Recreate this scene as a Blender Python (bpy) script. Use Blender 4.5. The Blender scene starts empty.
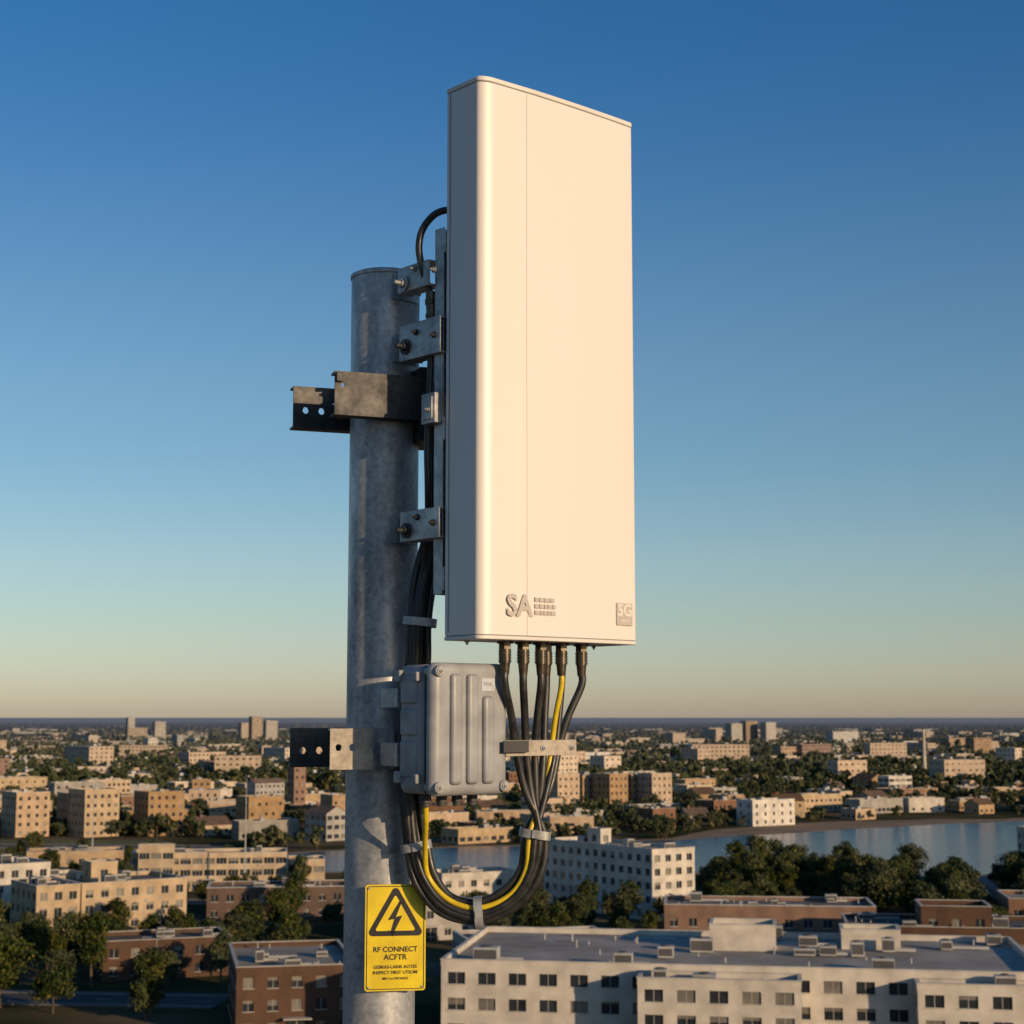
import bpy, math, random
import numpy as np
from mathutils import Vector, Matrix
random.seed(11); rng=np.random.default_rng(11)
scene=bpy.context.scene
CZ=45.0
R=math.radians
# ------------------------------------------------------------------ materials
def newmat(name):
    m=bpy.data.materials.new(name); m.use_nodes=True
    nt=m.node_tree; b=nt.nodes["Principled BSDF"]
    return m,nt,b
def noisy(name,c1,c2,scale=2.0,rough=0.8,metal=0.0,detail=6,bump=0.0,bscale=None,spec=0.3,rough2=None,stretch=None,lo=0.35,hi=0.65,haze=False,vary=0):
    m,nt,b=newmat(name)
    tc=nt.nodes.new('ShaderNodeTexCoord'); mp=nt.nodes.new('ShaderNodeMapping')
    nt.links.new(tc.outputs['Object'],mp.inputs['Vector'])
    if stretch: mp.inputs['Scale'].default_value=stretch
    n=nt.nodes.new('ShaderNodeTexNoise'); n.inputs['Scale'].default_value=scale; n.inputs['Detail'].default_value=detail
    nt.links.new(mp.outputs[0],n.inputs['Vector'])
    r=nt.nodes.new('ShaderNodeValToRGB')
    r.color_ramp.elements[0].position=lo; r.color_ramp.elements[1].position=hi
    r.color_ramp.elements[0].color=(*c1,1); r.color_ramp.elements[1].color=(*c2,1)
    nt.links.new(n.outputs['Fac'],r.inputs[0]); out=r.outputs[0]
    if vary:
        # each building weathers a little differently: tone from object random plus slow world noise
        oi=nt.nodes.new('ShaderNodeObjectInfo'); n4=nt.nodes.new('ShaderNodeTexNoise'); n4.inputs['Scale'].default_value=.011; n4.inputs['Detail'].default_value=2
        gg=nt.nodes.new('ShaderNodeNewGeometry'); nt.links.new(gg.outputs['Position'],n4.inputs['Vector'])
        ad=nt.nodes.new('ShaderNodeMath'); ad.operation='ADD'; nt.links.new(oi.outputs['Random'],ad.inputs[0]); nt.links.new(n4.outputs['Fac'],ad.inputs[1])
        mr_=nt.nodes.new('ShaderNodeMapRange'); mr_.inputs[1].default_value=.3; mr_.inputs[2].default_value=1.6; mr_.inputs[3].default_value=1-vary; mr_.inputs[4].default_value=1+vary
        nt.links.new(ad.outputs[0],mr_.inputs[0])
        hs=nt.nodes.new('ShaderNodeHueSaturation'); nt.links.new(out,hs.inputs['Color']); nt.links.new(mr_.outputs[0],hs.inputs['Value'])
        mr3=nt.nodes.new('ShaderNodeMapRange'); mr3.inputs[3].default_value=1.25; mr3.inputs[4].default_value=.8; nt.links.new(oi.outputs['Random'],mr3.inputs[0]); nt.links.new(mr3.outputs[0],hs.inputs['Saturation'])
        out=hs.outputs[0]
    nt.links.new(out,b.inputs['Base Color'])
    if haze:  # aerial haze painted into the base colour, greyer blue with distance
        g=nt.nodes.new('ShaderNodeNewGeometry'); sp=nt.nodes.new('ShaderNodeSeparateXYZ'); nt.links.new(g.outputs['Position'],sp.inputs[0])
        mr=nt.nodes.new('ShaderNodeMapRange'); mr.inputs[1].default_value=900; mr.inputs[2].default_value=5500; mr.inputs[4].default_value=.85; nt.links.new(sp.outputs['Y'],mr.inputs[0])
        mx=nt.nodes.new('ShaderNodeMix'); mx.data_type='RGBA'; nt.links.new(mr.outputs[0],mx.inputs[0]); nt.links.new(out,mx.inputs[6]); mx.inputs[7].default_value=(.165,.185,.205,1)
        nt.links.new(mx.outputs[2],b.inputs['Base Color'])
    b.inputs['Roughness'].default_value=rough; b.inputs['Metallic'].default_value=metal
    b.inputs['Specular IOR Level'].default_value=spec
    if rough2 is not None:
        mr=nt.nodes.new('ShaderNodeMapRange'); mr.inputs[1].default_value=.3; mr.inputs[2].default_value=.7
        mr.inputs[3].default_value=rough; mr.inputs[4].default_value=rough2
        nt.links.new(n.outputs['Fac'],mr.inputs[0]); nt.links.new(mr.outputs[0],b.inputs['Roughness'])
    if bump>0:
        n2=nt.nodes.new('ShaderNodeTexNoise'); n2.inputs['Scale'].default_value=bscale or scale*4; n2.inputs['Detail'].default_value=4
        nt.links.new(tc.outputs['Object'],n2.inputs['Vector'])
        bp=nt.nodes.new('ShaderNodeBump'); bp.inputs['Strength'].default_value=bump; bp.inputs['Distance'].default_value=0.01
        nt.links.new(n2.outputs['Fac'],bp.inputs['Height']); nt.links.new(bp.outputs[0],b.inputs['Normal'])
    return m
def galv(name,base,dark,metal=0.55,rough=0.42,streak=True):
    m,nt,b=newmat(name)
    tc=nt.nodes.new('ShaderNodeTexCoord')
    v=nt.nodes.new('ShaderNodeTexVoronoi'); v.inputs['Scale'].default_value=90
    nt.links.new(tc.outputs['Object'],v.inputs['Vector'])
    n=nt.nodes.new('ShaderNodeTexNoise'); n.inputs['Scale'].default_value=9; n.inputs['Detail'].default_value=8; n.inputs['Roughness'].default_value=.65
    mp=nt.nodes.new('ShaderNodeMapping'); mp.inputs['Scale'].default_value=(1,1,.35) if streak else (1,1,1)
    nt.links.new(tc.outputs['Object'],mp.inputs['Vector']); nt.links.new(mp.outputs[0],n.inputs['Vector'])
    n3=nt.nodes.new('ShaderNodeTexNoise'); n3.inputs['Scale'].default_value=70; n3.inputs['Detail'].default_value=5
    nt.links.new(tc.outputs['Object'],n3.inputs['Vector'])
    r=nt.nodes.new('ShaderNodeValToRGB'); r.color_ramp.elements[0].position=.32; r.color_ramp.elements[1].position=.68
    r.color_ramp.elements[0].color=(*dark,1); r.color_ramp.elements[1].color=(*base,1)
    add=nt.nodes.new('ShaderNodeMath'); add.operation='MULTIPLY_ADD'; add.inputs[1].default_value=.12
    nt.links.new(v.outputs['Color'],add.inputs[0])
    ad2=nt.nodes.new('ShaderNodeMath'); ad2.operation='MULTIPLY_ADD'; ad2.inputs[1].default_value=.35; 
    nt.links.new(n3.outputs['Fac'],ad2.inputs[0])
    sb=nt.nodes.new('ShaderNodeMath'); sb.operation='SUBTRACT'; sb.inputs[1].default_value=.235
    nt.links.new(n.outputs['Fac'],sb.inputs[0]); nt.links.new(sb.outputs[0],ad2.inputs[2]); nt.links.new(ad2.outputs[0],add.inputs[2])
    nt.links.new(add.outputs[0],r.inputs[0]); nt.links.new(r.outputs[0],b.inputs['Base Color'])
    b.inputs['Metallic'].default_value=metal
    mr=nt.nodes.new('ShaderNodeMapRange'); mr.inputs[1].default_value=.3; mr.inputs[2].default_value=.7
    mr.inputs[3].default_value=rough+.18; mr.inputs[4].default_value=rough-.05
    nt.links.new(n.outputs['Fac'],mr.inputs[0]); nt.links.new(mr.outputs[0],b.inputs['Roughness'])
    bp=nt.nodes.new('ShaderNodeBump'); bp.inputs['Strength'].default_value=.3; bp.inputs['Distance'].default_value=.001
    nt.links.new(n3.outputs['Fac'],bp.inputs['Height']); nt.links.new(bp.outputs[0],b.inputs['Normal'])
    return m
M={}
M['pole']=galv('galvanised_pole',(.48,.485,.49),(.19,.197,.21),metal=.4,rough=.42)
M['galv']=galv('galvanised_bracket',(.48,.48,.47),(.24,.24,.24),streak=False)
M['galv_sunlit']=galv('sunlit_tan_bracket',(.46,.40,.32),(.25,.22,.185),metal=.3,rough=.5,streak=False)  # galvanised steel with the sun's warm tan put into its colour
M['dark']=galv('dark_steel',(.060,.056,.053),(.022,.022,.023),metal=.35,rough=.45,streak=False)
M['radome']=noisy('radome_paint',(.69,.645,.60),(.645,.60,.555),scale=2.2,rough=.36,detail=10,spec=.5,rough2=.46,lo=.28,hi=.72,stretch=(1,1,.2))
M['cap']=noisy('radome_cap',(.66,.62,.57),(.61,.57,.52),scale=8,rough=.45,spec=.4)
M['seam']=noisy('seam_joint',(.30,.28,.26),(.24,.22,.2),scale=8,rough=.8)  # darker joint colour for the radome seams
M['print']=noisy('grey_print',(.47,.43,.385),(.40,.365,.33),scale=200,rough=.6)
M['printl']=noisy('pale_print',(.64,.60,.56),(.62,.58,.53),scale=20,rough=.6)
M['black']=noisy('black_rubber',(.012,.012,.012),(.028,.027,.025),scale=40,rough=.34,rough2=.55,spec=.5)
M['yellow']=noisy('yellow_sheath',(.62,.46,.015),(.52,.37,.012),scale=40,rough=.4,spec=.5)
M['brass']=noisy('connector_metal',(.11,.09,.062),(.055,.046,.036),scale=60,rough=.32,metal=.6)
M['box']=noisy('box_paint',(.31,.318,.325),(.21,.216,.225),scale=14,rough=.38,detail=10,spec=.5,rough2=.55)
M['boxd']=noisy('box_gasket',(.06,.06,.065),(.05,.05,.05),scale=14,rough=.6)
M['signy']=noisy('sign_yellow',(.74,.56,.012),(.56,.41,.012),scale=14,rough=.42,spec=.5,detail=10)
M['signk']=noisy('sign_black',(.02,.02,.02),(.03,.03,.03),scale=18,rough=.5)
M['label']=noisy('label_white',(.5,.53,.58),(.40,.43,.48),scale=60,rough=.5)
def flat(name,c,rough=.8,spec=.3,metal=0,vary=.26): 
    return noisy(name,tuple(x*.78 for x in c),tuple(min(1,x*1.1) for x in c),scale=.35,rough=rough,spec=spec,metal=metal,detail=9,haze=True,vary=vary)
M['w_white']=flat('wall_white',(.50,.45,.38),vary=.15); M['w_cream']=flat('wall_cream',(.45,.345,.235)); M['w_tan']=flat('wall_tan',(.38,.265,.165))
M['w_brick']=flat('wall_brick',(.19,.105,.066)); M['w_dbrick']=flat('wall_dark_brick',(.10,.06,.042)); M['w_grey']=flat('wall_grey',(.28,.26,.23))
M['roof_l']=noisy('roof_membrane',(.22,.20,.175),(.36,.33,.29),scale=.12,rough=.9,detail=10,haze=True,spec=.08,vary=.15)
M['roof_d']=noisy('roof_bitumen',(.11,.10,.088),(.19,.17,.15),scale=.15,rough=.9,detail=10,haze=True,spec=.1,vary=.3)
M['roof_b']=flat('roof_brown',(.13,.09,.065),spec=.1); M['coping']=flat('coping',(.44,.41,.36)); M['hvac']=flat('hvac_metal',(.34,.33,.31),rough=.5)
M['hvacd']=flat('hvac_dark',(.07,.07,.07))
M['glass']=noisy('window_glass',(.018,.022,.028),(.035,.04,.048),scale=.5,rough=.12,spec=.5)
M['glass2']=noisy('window_blind',(.12,.11,.095),(.19,.17,.14),scale=.5,rough=.4,spec=.5)
M['frame']=flat('window_frame',(.36,.34,.31))
BM=['w_white','w_cream','w_tan','w_brick','w_dbrick','w_grey','roof_l','roof_d','roof_b','coping','hvac','hvacd','glass','glass2','frame']
BI={k:i for i,k in enumerate(BM)}
# ------------------------------------------------------------------ mesh builder
class MB:
    def __init__(s): s.v=[]; s.f=[]; s.m=[]
    def quad(s,pts,m=0):
        i=len(s.v); s.v.extend([tuple(p) for p in pts]); s.f.append(tuple(range(i,i+len(pts)))); s.m.append(m)
    def box(s,x0,x1,y0,y1,z0,z1,m=0,T=None):
        P=[(x0,y0,z0),(x1,y0,z0),(x1,y1,z0),(x0,y1,z0),(x0,y0,z1),(x1,y0,z1),(x1,y1,z1),(x0,y1,z1)]
        if T is not None: P=[tuple(T@Vector(p)) for p in P]
        i=len(s.v); s.v.extend(P)
        for f in ((0,3,2,1),(4,5,6,7),(0,1,5,4),(1,2,6,5),(2,3,7,6),(3,0,4,7)):
            s.f.append(tuple(i+k for k in f)); s.m.append(m)
    def cyl(s,p0,p1,r,m=0,n=20,r2=None,caps=True):
        p0=Vector(p0);p1=Vector(p1); r2=r if r2 is None else r2
        d=(p1-p0).normalized(); a=d.orthogonal().normalized(); b=d.cross(a)
        i=len(s.v)
        for k in range(n):
            t=2*math.pi*k/n; o=a*math.cos(t)+b*math.sin(t)
            s.v.append(tuple(p0+o*r)); s.v.append(tuple(p1+o*r2))
        for k in range(n):
            j=(k+1)%n; s.f.append((i+2*k,i+2*j,i+2*j+1,i+2*k+1)); s.m.append(m)
        if caps:
            s.f.append(tuple(i+2*k for k in reversed(range(n)))); s.m.append(m)
            s.f.append(tuple(i+2*k+1 for k in range(n))); s.m.append(m)
    def prism(s,prof,z0,z1,m=0,caps=True):
        n=len(prof); i=len(s.v)
        for (x,y) in prof: s.v.append((x,y,z0)); s.v.append((x,y,z1))
        for k in range(n):
            j=(k+1)%n; s.f.append((i+2*k,i+2*j,i+2*j+1,i+2*k+1)); s.m.append(m)
        if caps:
            s.f.append(tuple(i+2*k for k in reversed(range(n)))); s.m.append(m)
            s.f.append(tuple(i+2*k+1 for k in range(n))); s.m.append(m)
    def plate(s,x0,x1,z0,z1,y0,y1,holes,m=0):
        """plate in xz, thickness y0..y1, with real round holes (x,z,r)"""
        holes=sorted(holes); cur=x0; cells=[]
        for (hx,hz,r) in holes:
            a=hx-r*1.6; b=hx+r*1.6
            if a>cur: cells.append((cur,a,None))
            cells.append((max(a,cur),b,(hx,hz,r))); cur=b
        if cur<x1: cells.append((cur,x1,None))
        for (a,b,h) in cells:
            s.quad([(a,y0,z0),(b,y0,z0),(b,y1,z0),(a,y1,z0)][::-1],m); s.quad([(a,y0,z1),(b,y0,z1),(b,y1,z1),(a,y1,z1)],m)
            if h is None:
                s.quad([(a,y0,z0),(b,y0,z0),(b,y0,z1),(a,y0,z1)],m); s.quad([(a,y1,z0),(b,y1,z0),(b,y1,z1),(a,y1,z1)][::-1],m)
            else:
                hx,hz,r=h; per=[]; K=5
                cs=[(a,z0),(b,z0),(b,z1),(a,z1)]
                for c in range(4):
                    p=cs[c];q=cs[(c+1)%4]
                    for k in range(K): t=k/K; per.append((p[0]+(q[0]-p[0])*t,p[1]+(q[1]-p[1])*t))
                cir=[]
                for (px,pz) in per:
                    an=math.atan2(pz-hz,px-hx); cir.append((hx+r*math.cos(an),hz+r*math.sin(an)))
                n=len(per)
                for k in range(n):
                    j=(k+1)%n
                    s.quad([(per[k][0],y0,per[k][1]),(per[j][0],y0,per[j][1]),(cir[j][0],y0,cir[j][1]),(cir[k][0],y0,cir[k][1])],m)
                    s.quad([(per[k][0],y1,per[k][1]),(per[j][0],y1,per[j][1]),(cir[j][0],y1,cir[j][1]),(cir[k][0],y1,cir[k][1])][::-1],m)
                    s.quad([(cir[k][0],y0,cir[k][1]),(cir[j][0],y0,cir[j][1]),(cir[j][0],y1,cir[j][1]),(cir[k][0],y1,cir[k][1])],m)
        s.quad([(x0,y0,z0),(x0,y0,z1),(x0,y1,z1),(x0,y1,z0)],m); s.quad([(x1,y0,z0),(x1,y1,z0),(x1,y1,z1),(x1,y0,z1)],m)
    def make(s,name,mats,parent=None,bevel=0,seg=2,smooth=35,loc=None,rz=None,merge=False):
        me=bpy.data.meshes.new(name); me.from_pydata(s.v,[],s.f); 
        for k in mats: me.materials.append(M[k])
        me.polygons.foreach_set('material_index',s.m)
        if merge:
            import bmesh
            bm=bmesh.new(); bm.from_mesh(me); bmesh.ops.remove_doubles(bm,verts=bm.verts,dist=1e-5); bm.to_mesh(me); bm.free()
        if smooth:
            me.polygons.foreach_set('use_smooth',[True]*len(me.polygons)); me.set_sharp_from_angle(angle=R(smooth))
        me.update()
        o=bpy.data.objects.new(name,me); scene.collection.objects.link(o)
        if parent: o.parent=parent
        if loc: o.location=loc
        if rz is not None: o.rotation_euler[2]=rz
        if bevel:
            b=o.modifiers.new('bevel','BEVEL'); b.width=bevel; b.segments=seg; b.limit_method='ANGLE'; b.angle_limit=R(40)
            b.harden_normals=False
        return o
def empty(name,loc=(0,0,0),rz=0):
    e=bpy.data.objects.new(name,None); scene.collection.objects.link(e); e.location=loc; e.rotation_euler[2]=rz; e.empty_display_size=.1
    return e
def catmull(pts,n=10):
    P=[Vector(p) for p in pts]; P=[P[0]*2-P[1]]+P+[P[-1]*2-P[-2]]; out=[]
    for i in range(1,len(P)-2):
        for k in range(n):
            t=k/n
            out.append(.5*((2*P[i])+(P[i+1]-P[i-1])*t+(2*P[i-1]-5*P[i]+4*P[i+1]-P[i+2])*t*t+(3*P[i]-P[i-1]-3*P[i+1]+P[i+2])*t**3))
    out.append(P[-2]); return out
def tube(name,pts,r,mat,parent,n=8,seg=14):
    C=catmull(pts,n); mb=MB(); T=[(C[min(i+1,len(C)-1)]-C[max(i-1,0)]).normalized() for i in range(len(C))]
    a=T[0].orthogonal().normalized(); 
    for i,c in enumerate(C):
        a=(a-T[i]*a.dot(T[i])).normalized(); b=T[i].cross(a)
        for k in range(seg):
            t=2*math.pi*k/seg; mb.v.append(tuple(c+(a*math.cos(t)+b*math.sin(t))*r))
    for i in range(len(C)-1):
        for k in range(seg):
            j=(k+1)%seg; mb.f.append((i*seg+k,i*seg+j,(i+1)*seg+j,(i+1)*seg+k)); mb.m.append(0)
    mb.f.append(tuple(reversed(range(seg)))); mb.m.append(0)
    mb.f.append(tuple((len(C)-1)*seg+k for k in range(seg))); mb.m.append(0)
    return mb.make(name,[mat],parent,smooth=60)
def band(mb,c,t,ua,ra,rb,w,th=.0022,m=0,n=32,pw=.7):
    """strap around axis t; ua first radial axis; super-ellipse outline"""
    c=Vector(c);t=Vector(t).normalized();ua=Vector(ua);ua=(ua-t*ua.dot(t)).normalized();ub=t.cross(ua)
    i=len(mb.v)
    for k in range(n):
        an=2*math.pi*k/n; ca=math.copysign(abs(math.cos(an))**pw,math.cos(an)); sa=math.copysign(abs(math.sin(an))**pw,math.sin(an))
        for (dr,dw) in ((0,-w/2),(0,w/2),(th,w/2),(th,-w/2)):
            mb.v.append(tuple(c+ua*ca*(ra+dr)+ub*sa*(rb+dr)+t*dw))
    for k in range(n):
        j=(k+1)%n
        for q in range(4):
            p=(q+1)%4; mb.f.append((i+4*k+q,i+4*k+p,i+4*j+p,i+4*j+q)); mb.m.append(m)
def hexbolt(mb,p,d,r,h,m=0):
    p=Vector(p);d=Vector(d).normalized()
    mb.cyl(p,p+d*.003,r*1.5,m,n=20); mb.cyl(p+d*.003,p+d*(.003+h),r,m,n=6); mb.cyl(p+d*(.003+h),p+d*(.003+h*1.9),r*.5,m,n=12)
def text(name,body,size,mat,parent,loc,rot,ext=.0004,align='LEFT',sx=1.0,bold=.012):
    cu=bpy.data.curves.new(name,'FONT'); cu.body=body; cu.size=size; cu.extrude=ext; cu.align_x=align; cu.resolution_u=3; cu.offset=size*bold
    cu.materials.append(M[mat]); o=bpy.data.objects.new(name,cu); scene.collection.objects.link(o); o.parent=parent; o.location=loc; o.rotation_euler=rot; o.scale=(sx,1,1)
    return o
# ------------------------------------------------------------------ steel pole
PX,PY,PR=-.353,4.5,.095
TOP=1.222
pole=empty('steel_pole',(PX,PY,CZ))
mb=MB(); mb.cyl((0,0,-4.05),(0,0,TOP-.012),PR,n=64); mb.make('shaft',['pole'],pole,bevel=0)
mb=MB(); mb.cyl((0,0,TOP-.012),(0,0,TOP),PR+.003,n=64); mb.cyl((0,0,TOP),(0,0,TOP+.004),PR-.006,n=64,m=0)
mb.make('top_cap',['pole'],pole,bevel=.002)
mb=MB(); mb.cyl((0,0,-4.05),(0,0,-4.02),.2,n=40)
for k in range(6): a=k*math.pi/3; hexbolt(mb,(.16*math.cos(a),.16*math.sin(a),-4.02),(0,0,1),.012,.02)
mb.make('base_plate',['pole'],pole)
# ------------------------------------------------------------------ panel antenna
AW,AD,AH=.550,.154,1.462
ant=empty('panel_antenna',(-.073,4.1,CZ+.193),R(41.3))
def aprof(off=0.0,groove=True):
    p=[]
    ru,rv=.05,.024
    for k in range(11):
        a=math.pi+ (math.pi/2)*k/10
        p.append((ru+ru*math.cos(a)-(off if k<10 else 0)*1, .006+rv+rv*math.sin(a)-(off if k>0 else 0)))
    if groove: p+= [(.1470,.0008-off),(.1473,.0014),(.1487,.0014),(.1490,-.0002-off)]
    for k in range(1,13):
        t=k/13; u=.1495+(AW-.012-.1495)*t
        p.append((u,-.0002-.006*math.sin(math.pi*t*.5)+.008*t*t-off))
    cx=AW-.012; cy=.002+.012
    for k in range(7):
        a=-math.pi/2+(math.pi/2)*k/6; p.append((cx+.012*math.cos(a)+off,cy+.012*math.sin(a)-off*(1-k/6)))
    for (x,y,a0) in ((AW-.008,AD-.008,0),(.008,AD-.008,math.pi/2)):
        for k in range(5):
            a=a0+(math.pi/2)*k/4; p.append((x+(.008+off)*math.cos(a),y+(.008+off)*math.sin(a)))
    return p
mb=MB(); mb.prism(aprof(),.012,AH-.016); mb.make('radome',['radome'],ant,smooth=30)
mb=MB(); mb.prism(aprof(-.003,False),AH-.0165,AH-.0135); mb.prism(aprof(-.003,False),.0095,.0125); mb.make('seam_gap',['seam'],ant,smooth=30)
mb=MB(); mb.prism(aprof(.0015,False),AH-.0135,AH); mb.make('top_cap',['cap'],ant,bevel=.003,seg=3,smooth=30)
mb=MB(); mb.prism(aprof(.0012,False),0,.0095); mb.make('bottom_cap',['cap'],ant,bevel=.002,smooth=30)
mb=MB(); mb.box(-.0012,.0002,AD-.020,AD-.0175,.02,AH-.02); mb.make('flank_seam',['seam'],ant)
mb=MB()
for (u,z) in ((.05,.0),(.25,.0),(.5,.0)): hexbolt(mb,(u,.12,z),(0,0,-1),.005,.004)
mb.make('bottom_screws',['galv'],ant)
# printed marks
text('logo_letters','SA',.076,'print',ant,(.079,-.0003-.0016,.062),(R(90),0,0),ext=.0006,bold=.03)
mb=MB()
for r_ in range(3):
    u=.172
    z=.110-r_*.0165
    while u<.240:
        w=random.uniform(.008,.02); w=min(w,.243-u)
        if w<.003: break
        mb.box(u,u+w,-.0048,-.0012,z-.011,z); u+=w+.002
mb.make('logo_small_print',['print'],ant)
mb=MB(); mb.box(.466,.526,-.0040,.006,.050,.110); mb.make('badge_plate',['print'],ant,bevel=.001)
text('badge_text','5G',.044,'printl',ant,(.496,-.0044,.076),(R(90),0,0),align='CENTER',bold=.03)
text('badge_subtext','ready',.014,'printl',ant,(.496,-.0044,.058),(R(90),0,0),align='CENTER',bold=.02)
# connectors
conn=[(.137,.073),(.20,.073),(.262,.073),(.31,.105),(.335,.073),(.408,.073)]
U=Vector((math.cos(R(41.3)),math.sin(R(41.3)),0)); V=Vector((-U.y,U.x,0)); A0=Vector((-.073,4.1,CZ+.193))
mb=MB()
for (u,v) in conn:
    mb.cyl((u,v,0),(u,v,-.006),.021,0,n=24); mb.cyl((u,v,-.006),(u,v,-.020),.0170,0,n=6); mb.cyl((u,v,-.020),(u,v,-.056),.0155,0,n=24)
    for k in range(4): mb.cyl((u,v,-.025-k*.008),(u,v,-.028-k*.008),.0170,0,n=24)
    mb.cyl((u,v,-.056),(u,v,-.085),.0135,0,n=20,r2=.0108)
mb.make('cable_connectors',['brass'],ant,smooth=30)
def armblock(z,h,v0,v1,u0=-.012,u1=.034):
    b=MB()
    b.box(u0,u0+.006,v0,v1,z-h/2,z+h/2)
    b.box(u0+.006,u1,v0,v1,z+h/2-.006,z+h/2)
    b.box(u0+.006,u1,v0,v1,z-h/2,z-h/2+.006)
    b.box(u0+.0065,u1+.03,v1-.008,v1-.002,z-h/2+.0065,z+h/2-.0065)
    return b
rail=MB(); 
rail.box(.004,.008,.166,.203,.12,1.09); rail.box(.008,.038,.199,.203,.12,1.09); rail.box(.038,.042,.166,.203,.12,1.09)
rail.make('mounting_rail',['galv'],ant,bevel=.001)
mb=MB()
for z in (.16,.55,1.05): mb.box(.0,.5,.1545,.166,z-.03,z+.03)
mb.make('rear_mounting_plates',['galv'],ant,bevel=.001)
for i,(z,h,v1) in enumerate(((.800,.098,.335),(.305,.080,.325),(.975,.070,.345))):
    b=armblock(z,h,.160 if i<2 else .21,v1)
    b.make('clamp_arm_%d'%(i+1),['galv'],ant,bevel=.0015)
    b=MB()
    hexbolt(b,(-.012,v1-.03,z-.012),(-1,0,0),.0125,.012); hexbolt(b,(-.012,v1-.075,z+.02),(-1,0,0),.006,.007)
    b.cyl((-.036,v1-.03,z-.012),(-.046,v1-.03,z-.012),.006,n=12)
    b.cyl((-.015,v1-.03,z-.012),(-.018,v1-.03,z-.012),.021,n=24)
    hexbolt(b,(-.012,.185,z),(-1,0,0),.006,.006)
    b.make('clamp_bolts_%d'%(i+1),['dark' if i<2 else 'galv'],ant,bevel=.0006)
b=MB(); b.box(-.022,.03,.168,.225,.565,.645); b.box(-.026,-.022,.176,.217,.575,.635)
hexbolt(b,(-.026,.19,.60),(-1,0,0),.005,.005)
b.make('rail_block',['galv'],ant,bevel=.002)
b=MB()
for z in (.800,.305,.975):
    for k in range(-1,5):
        a=R(-100+k*9); r0=PR+.001
        T=Matrix.Translation(Vector((.051,.487,z)))@Matrix.Rotation(a+math.pi/2,4,'Z')
        b.box(-.0085,.0085,-r0-.007,-r0,-.034,.034,T=T)
b.make('pole_saddles',['galv'],ant)
# ------------------------------------------------------------------ channel brackets
def bracket(zc,h,fm,bm,left,fl,fr,rz,blk):
    e=empty('mounting_bracket',(PX,PY,CZ+zc),rz)
    H=h/2
    b=MB(); b.plate(-fl,fr,-H,H,-.141,-.135,[(-fl+.022,.022,.006)] if blk else [(-fl+.022,.004,.009),(-fl+.058,.004,.009)])
    b.box(-fl,fr,-.1345,-.097,H-.006,H); b.box(-fl,fr,-.1345,-.097,-H,-H+.006)
    b.make('front_channel',[fm],e,merge=True)
    b=MB(); b.plate(-left,.15,-H,H,.097,.103,[(-left+.035,-.008,.0095),(-left+.08,-.008,.0095),(-left+.115,.018,.005)])
    b.box(-left,.15,.1035,.142,H-.006,H); b.box(-left,.15,.1035,.142,-H,-H+.006)
    b.make('rear_channel',[bm],e,merge=True)
    b=MB()
    for x in (-.112,.112):
        for z in (.03,-.03):
            b.cyl((x,-.132,z),(x,.125,z),.006,n=12); hexbolt(b,(x,.103,z),(0,1,0),.010,.009)
    b.make('threaded_rods',['dark'],e)
    if blk:
        b=MB(); b.box(.062,.122,-.132,.03,-H-.055,H+.030); b.box(.122,.19,-.128,-.10,-H-.03,H+.02)
        hexbolt(b,(.095,-.132,-H-.03),(0,-1,0),.007,.006)
        b.make('saddle_block',['dark'],e,bevel=.003)
        b=MB(); b.box(-fl+.002,-fl+.020,-.150,-.1415,H-.030,H-.004); b.make('end_lip',['dark'],e,bevel=.002)
    else:
        b=MB(); b.box(fr,fr+.06,-.118,-.112,-H,H); b.box(fr-.004,fr,-.134,-.112,-H,H)
        b.make('wrap_plate',['pole'],e,bevel=.001)
    return e
bracket(.855,.118,'dark','dark',.235,.176,.060,R(20),True)
bracket(-.083,.106,'galv_sunlit','dark',.235,.158,-.045,R(14),False)
# ------------------------------------------------------------------ junction box
jb=empty('junction_box',(-.192,4.12,CZ-.196),R(40))
JW,JD,JH=.245,.158,.332
b=MB(); b.box(0.004,JW-.004,.052,JD,0.004,JH-.004); b.make('housing',['box'],jb,bevel=.020,seg=5,smooth=60)
b=MB(); b.box(.007,JW-.007,.0465,.0525,.007,JH-.007); b.make('gasket',['boxd'],jb,bevel=.002)
b=MB(); b.box(0,JW,0.006,.047,0,JH); b.make('lid',['box'],jb,bevel=.022,seg=6,smooth=60)
b=MB()
for k in range(3):
    x=.052+k*.052; b.box(x,x+.036,-.006,.02,.028,JH-.028-(.055 if k==2 else 0))
b.make('lid_stripe_ribs',['box'],jb,bevel=.010,seg=5,smooth=60)  # ribs added to imitate light and shadow stripes cast by the cables
b=MB()
for x in (.018,JW-.018):
    for z in (.022,JH-.022):
        b.cyl((x,.0,z),(x,.05,z),.0145,n=24)
b.make('screw_bosses',['box'],jb,bevel=.002)
b=MB()
for x in (.018,JW-.018):
    for z in (.022,JH-.022): hexbolt(b,(x,.0,z),(0,-1,0),.0065,.004)
b.make('lid_screws',['galv'],jb)
b=MB()
b.box(-.0005,.012,.078,.145,.045,.135); b.box(-.0005,.012,.078,.145,.150,.215); b.box(-.0005,.012,.078,.145,.23,.30)
b.make('flank_panels',['box'],jb,bevel=.004,seg=3)
b=MB()
for z in (.03,.285): b.box(-.012,.012,.060,.08,z,z+.024); b.box(-.008,.02,JD-.02,JD+.004,z,z+.03)
b.make('hinge_lugs',['box'],jb,bevel=.003)
b=MB()
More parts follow.
